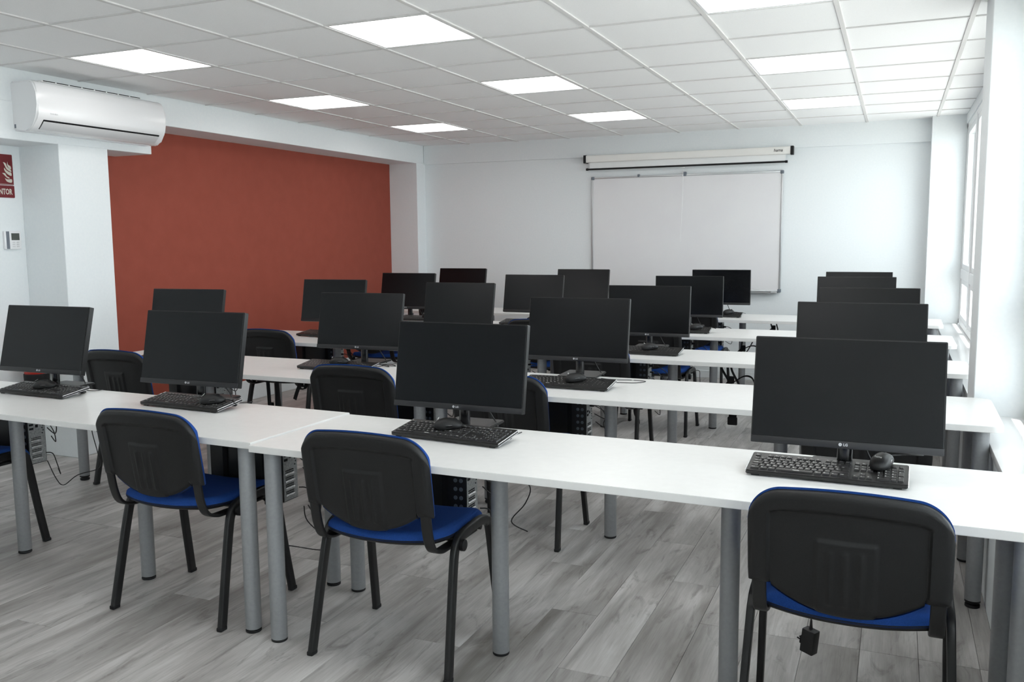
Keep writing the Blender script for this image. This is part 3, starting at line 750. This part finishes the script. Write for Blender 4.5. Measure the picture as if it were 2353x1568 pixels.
lead('power_cable', 'black leads bunched beside the computer under the second row, middle', [(1.86, 1.1, .60), (1.93, 1.12, .56), (1.98, 1.12, .50), (1.95, 1.12, .45), (1.92, 1.12, .50), (1.97, 1.14, .57), (2.02, 1.14, .62), (1.96, 1.14, .66), (1.90, 1.12, .66)])
lead('power_cable', 'thin black lead hanging between the third row legs, window half', [(1.60, 2.3, .70), (1.66, 2.3, .58), (1.74, 2.3, .47), (1.80, 2.3, .44)])
lead('mouse_cable', 'thin black lead looped on the second row desk beside the third monitor', [(1.95, .93, .7425), (2.03, .98, .7425), (2.12, 1.00, .7425), (2.16, 1.06, .743), (2.08, 1.08, .7425), (2.0, 1.05, .744), (1.92, 1.08, .7425)], .0018)
lead('mouse_cable', 'bundle of thin black lead on the second row desk behind the second keyboard', [(.56, 1.12, .7425), (.62, 1.10, .746), (.66, 1.06, .744), (.60, 1.07, .752), (.64, 1.12, .748), (.68, 1.10, .743), (.61, 1.05, .756), (.66, 1.10, .743)], .0022)
lead('mouse_cable', 'coil of thin black lead behind the leftmost keyboard of the nearest row', [(-.42, -.18, .7465), (-.36, -.17, .760), (-.33, -.19, .772), (-.35, -.21, .758), (-.38, -.18, .770), (-.34, -.17, .750), (-.27, -.20, .7465), (-.24, -.26, .7465)], .0022)

# power adapter dangling below the window side chair
t = thing('power_adapter', 'small black power adapter dangling on its lead below the chair closest to camera', 'adapter', (3.092, -.50, .182))
b = B(); box2(b, (-.022, -.016, 0), (.022, .016, .076), .003, 2); obj('body', b, M['casing'], t).rotation_euler = (0, .10, -.5)
b = B(); box2(b, (-.030, -.010, .020), (-.020, .010, .046), .003, 2)
for s in (-1, 1): tube(b, [(-.028, s * .006, .032), (-.040, s * .006, .033)], .0022, None, 6, (0, 0, 1))
obj('plug', b, M['rubber'], t).rotation_euler = (0, .10, -.5)
b = B(); lathe(b, [(.0055, .072), (.0045, .085), (.003, .105)], (.006, 0, 0), 10); tube(b, smooth_path([(.006, 0, .10), (.004, 0, .2), (.01, .02, .42), (.02, .06, .5335)], 5), .0022, None, 7); obj('lead', b, M['cable'], t)

# ------------------------------------------------------------------ things on the walls
# air conditioner on the left beam
Y0, Y1 = .700, 1.757
t = thing('air_conditioner', 'white wall split air conditioner on the left beam above the pillar', 'air conditioner', (XB, (Y0 + Y1) / 2, 2.158))
LY = (Y1 - Y0) / 2
prof = [(0, 0), (.105, -.004), (.140, .000), (.165, .022), (.205, .068), (.216, .095), (.218, .150), (.214, .225), (.205, .268), (.190, .290), (.165, .300), (0, .300)]
b = B(); prism(b, prof, -LY, LY, lambda u, v, d: Vector((u, d, v)))
es = [e for e in b.edges if abs(e.verts[0].co.y - e.verts[1].co.y) < 1e-5 and (e.verts[0].co.x > .1 or e.verts[1].co.x > .1)]
bmesh.ops.bevel(b, geom=es, offset=.010, segments=3, affect='EDGES'); obj('casing', b, M['ac'], t, ang=50)
d1, n1 = Vector((.205 - .140, 0, .068)).normalized(), Vector((.068, 0, -.065)).normalized()
R = frame_matrix((.177, 0, .035), d1, (0, -1, 0))
def on_slope(name, m, u0, u1, y0, y1, w0, w1, par):
    b = B(); box2(b, (u0, y0, w0), (u1, y1, w1), .002, 2); b.transform(R); return obj(name, b, m, par)
on_slope('air_outlet', M['hole'], -.036, .038, -LY + .055, LY - .055, -.020, .0022, t)
on_slope('flap', M['acgrey'], -.034, .028, -LY + .058, LY - .058, .001, .007, t)
b = B(); box2(b, (.10, -LY + .06, .296), (.196, LY - .20, .3035), .002, 1); gr = obj('top_grille', b, M['ac'], t)
b = B()
for q in range(8): box2(b, (.172, -LY + .075 + q * .098, .299), (.1975, -LY + .160 + q * .098, .3042))
obj('grille_slot', b, M['hole'], gr, smooth=False)
b = B(); add_text(b, 'TOSHIBA', .014, frame_matrix((.2185, -LY + .12, .098), (0, 1, 0), (0, 0, 1)), depth=.0003); obj('brand_mark', b, M['acgrey'], t, smooth=False)
b = B(); box2(b, (.012, -LY - .0015, .015), (.026, -LY + .002, .040), .001, 1); obj('side_clip', b, M['grey'], t)

# fire signs
X = XL
b = B(); prism(b, rounded(.742, 1.847, .952, 2.047, .006, 4), X, X + .004, lambda u, v, d: Vector((d, u, v)))
t = tag(obj('fire_sign', b, M['signred']), 'dark red fire equipment sign with cream flames, at the left picture edge', 'sign')
FL = [[(.9159, 2.0002), (.9188, 1.9818), (.9369, 1.9694), (.9376, 1.9512), (.9214, 1.96), (.912, 1.9789)], [(.8835, 1.9949), (.9009, 1.9893), (.9119, 1.9642), (.9367, 1.9463), (.9379, 1.934), (.9209, 1.9403), (.9054, 1.9515), (.8961, 1.9705)],
      [(.8887, 1.9592), (.9021, 1.944), (.9204, 1.9339), (.938, 1.9281), (.9381, 1.9085), (.9177, 1.9141), (.8982, 1.9291), (.8887, 1.9455)], [(.8718, 1.9235), (.8933, 1.9224), (.9044, 1.905), (.9217, 1.8962), (.9212, 1.8897), (.9036, 1.8951), (.8884, 1.9089)],
      [(.8888, 1.8928), (.9054, 1.8839), (.9384, 1.8858), (.9378, 1.8646), (.9148, 1.8648), (.8991, 1.8728)]]
for poly in FL:
    b = B(); q = [(p.x, p.y) for p in smooth_path([(*p, 0) for p in poly + [poly[0]]], 4)][:-1]
    prism(b, q, X + .0035, X + .0048, lambda u, v, d: Vector((d, u, v))); obj('flame', b, M['cream'], t, smooth=False)
b = B()                                                   # extinguisher pictogram, beyond the frame
prism(b, rounded(.785, 1.870, .835, 1.975, .014, 4), X + .0035, X + .0048, lambda u, v, d: Vector((d, u, v)))
prism(b, rounded(.802, 1.975, .818, 1.995, .004, 3), X + .0035, X + .0048, lambda u, v, d: Vector((d, u, v)))
prism(b, rounded(.795, 1.997, .845, 2.006, .004, 3), X + .0035, X + .0048, lambda u, v, d: Vector((d, u, v)))
obj('pictogram', b, M['cream'], t, smooth=False)
b = B(); prism(b, rounded(.748, 1.8515, .946, 1.8530, .0006, 2), X + .0035, X + .0046, lambda u, v, d: Vector((d, u, v))); obj('border_line', b, M['cream'], t, smooth=False)
b = B(); prism(b, rounded(.742, 1.763, .954, 1.843, .006, 4), X, X + .004, lambda u, v, d: Vector((d, u, v)))
t = tag(obj('word_sign', b, M['signred']), 'dark red sign reading EXTINTOR below the flame sign', 'sign')
me = text_mesh('EXTINTOR', .052, depth=.0006, bold=.0012); w = max(v.co.x for v in me.vertices) - min(v.co.x for v in me.vertices)
me.transform(frame_matrix((X + .0042, .853, 1.785), (0, 1, 0), (0, 0, 1)) @ Matrix.Diagonal((.165 / w, 1, 1, 1)))
b = B(); b.from_mesh(me); obj('lettering', b, M['cream'], t, smooth=False)
# air conditioner controller
t = thing('wall_controller', 'white wall controller with small grey display, below the fire signs', 'controller', (X, .907, 1.482))
b = B(); box2(b, (0, -.061, -.060), (.018, .061, .060), .003, 2); obj('housing', b, M['ac'], t)
b = B(); box2(b, (.016, -.050, -.058), (.0188, -.026, .058), .0005, 1); tag(obj('side_strip', b, M['grey'], t), 'dark grey vertical strip')
b = B(); box2(b, (.016, -.012, .000), (.0188, .048, .046), .0005, 1); obj('display', b, M['lcd'], t)
for q in range(3):
    for p in range(2):
        b = B(); box2(b, (.016, -.006 + p * .030, -.018 - q * .014), (.0186, .014 + p * .030, -.011 - q * .014), .0006, 1); obj('button', b, M['acgrey'], t)
# fire extinguisher on the left wall
t = thing('fire_extinguisher', 'red fire extinguisher with black base, behind the leftmost monitor', 'fire extinguisher', (-2.01, .915, .535))
b = B(); lathe(b, [(.072, .045), (.075, .05), (.075, .32), (.068, .35), (.045, .372), (.022, .380), (.020, .395)], n=32); obj('cylinder', b, M['ext'], t)
b = B(); lathe(b, [(.066, 0), (.078, .004), (.079, .05), (.076, .054)], n=32); obj('base_ring', b, M['rubber'], t)
b = B(); lathe(b, [(.016, .395), (.016, .42)], n=16); box(b, (.02, 0, .432), (.085, .018, .012), .004, 2); obj('valve', b, M['rubber'], t)
b = B(); tube(b, smooth_path([(.02, .0, .41), (.07, .03, .39), (.086, .03, .30), (.086, .02, .2), (.084, .02, .12)], 6), .009, None, 10, (0, 1, 0)); obj('hose', b, M['rubber'], t)
b = B(); box(b, (-.108, 0, .33), (.064, .03, .05), .003, 1); obj('bracket', b, M['steel'], t)

# projection screen
YS = 5.92
t = thing('projection_screen', 'pull-down projection screen almost fully rolled up, above the whiteboard', 'projection screen', (1.27, YS, 2.262))
F = lambda u, v, d: Vector((d, u, v))
b = B(); prism(b, rounded(-.040, 0, .040, .073, .010, 4), -1.05, 1.045, F); obj('case', b, M['casecream'], t)
for s, x in ((-1, -1.072), (1, 1.045)):
    b = B(); prism(b, rounded(-.043, -.006, .043, .077, .008, 4), x, x + .027, F); obj('end_cap', b, M['rubber'], t)
b = B(); box2(b, (-1.02, .008, -.075), (.995, .0095, .01)); tag(obj('screen_cloth', b, M['screenfab'], t, smooth=False), 'strip of white screen cloth')
b = B(); tube(b, [(-1.045, .008, -.070), (1.005, .008, -.070)], .0095, None, 12, (0, 1, 0)); bar = obj('weight_bar', b, M['rubber'], t, ang=50)
for x in (-1.045, 1.005):
    b = B(); lathe(b, [(.012, -.012), (.013, -.010), (.013, .010), (.012, .012)], (x, .008, -.070), 14, 'X'); obj('bar_end', b, M['rubber'], bar)
b = B(); box(b, (-.012, .006, -.088), (.035, .012, .008), .002, 1); tube(b, smooth_path([(-.012, .006, -.09), (-.014, .006, -.4), (-.032, .006, -.842)], 4), .0022, None, 7); tag(obj('pull_cord', b, M['screenfab'], t), 'thin white pull cord')
b = B(); add_text(b, 'hama', .040, frame_matrix((.93, -.0402, .026), (1, 0, 0), (0, 0, 1)), depth=.0004, bold=.0006, shear=.2); obj('brand_mark', b, M['rubber'], t, smooth=False)
# whiteboard
t = thing('whiteboard', 'large white magnetic whiteboard on the front wall under the screen', 'whiteboard', (1.252, YF, 1.51))
W2, H2 = .992, .600
b = B(); box2(b, (-W2 + .01, -.020, -H2 + .01), (W2 - .01, -.001, H2 - .01)); obj('panel', b, M['board'], t, smooth=False)
for lo, hi in (((-W2, -.026, -H2), (-W2 + .018, -.001, H2)), ((W2 - .018, -.026, -H2), (W2, -.001, H2)), ((-W2, -.026, -H2), (W2, -.001, -H2 + .018)), ((-W2, -.026, H2 - .018), (W2, -.001, H2))):
    b = B(); box2(b, lo, hi, .003, 2); obj('rail', b, M['alu'], t)
for sx in (-1, 1):
    for sz in (-1, 1):
        b = B(); box(b, (sx * (W2 - .012), -.015, sz * (H2 - .012)), (.034, .032, .034), .006, 2); obj('corner_cap', b, M['grey'], t)
b = B(); box2(b, (-.30, -.075, -H2 - .012), (W2 - .09, -.002, -H2 - .004), .002, 1); box2(b, (W2 - .09, -.075, -H2 - .012), (W2 - .03, -.002, -H2 + .004), .003, 1); obj('pen_tray', b, M['alu'], t)
for x, sz in ((-.475, .022), (.012, .034)):
    b = B(); box(b, (x, -.018, H2 + .002), (sz, .034, sz * 1.3), .004, 2); obj('clip', b, M['grey'], t)
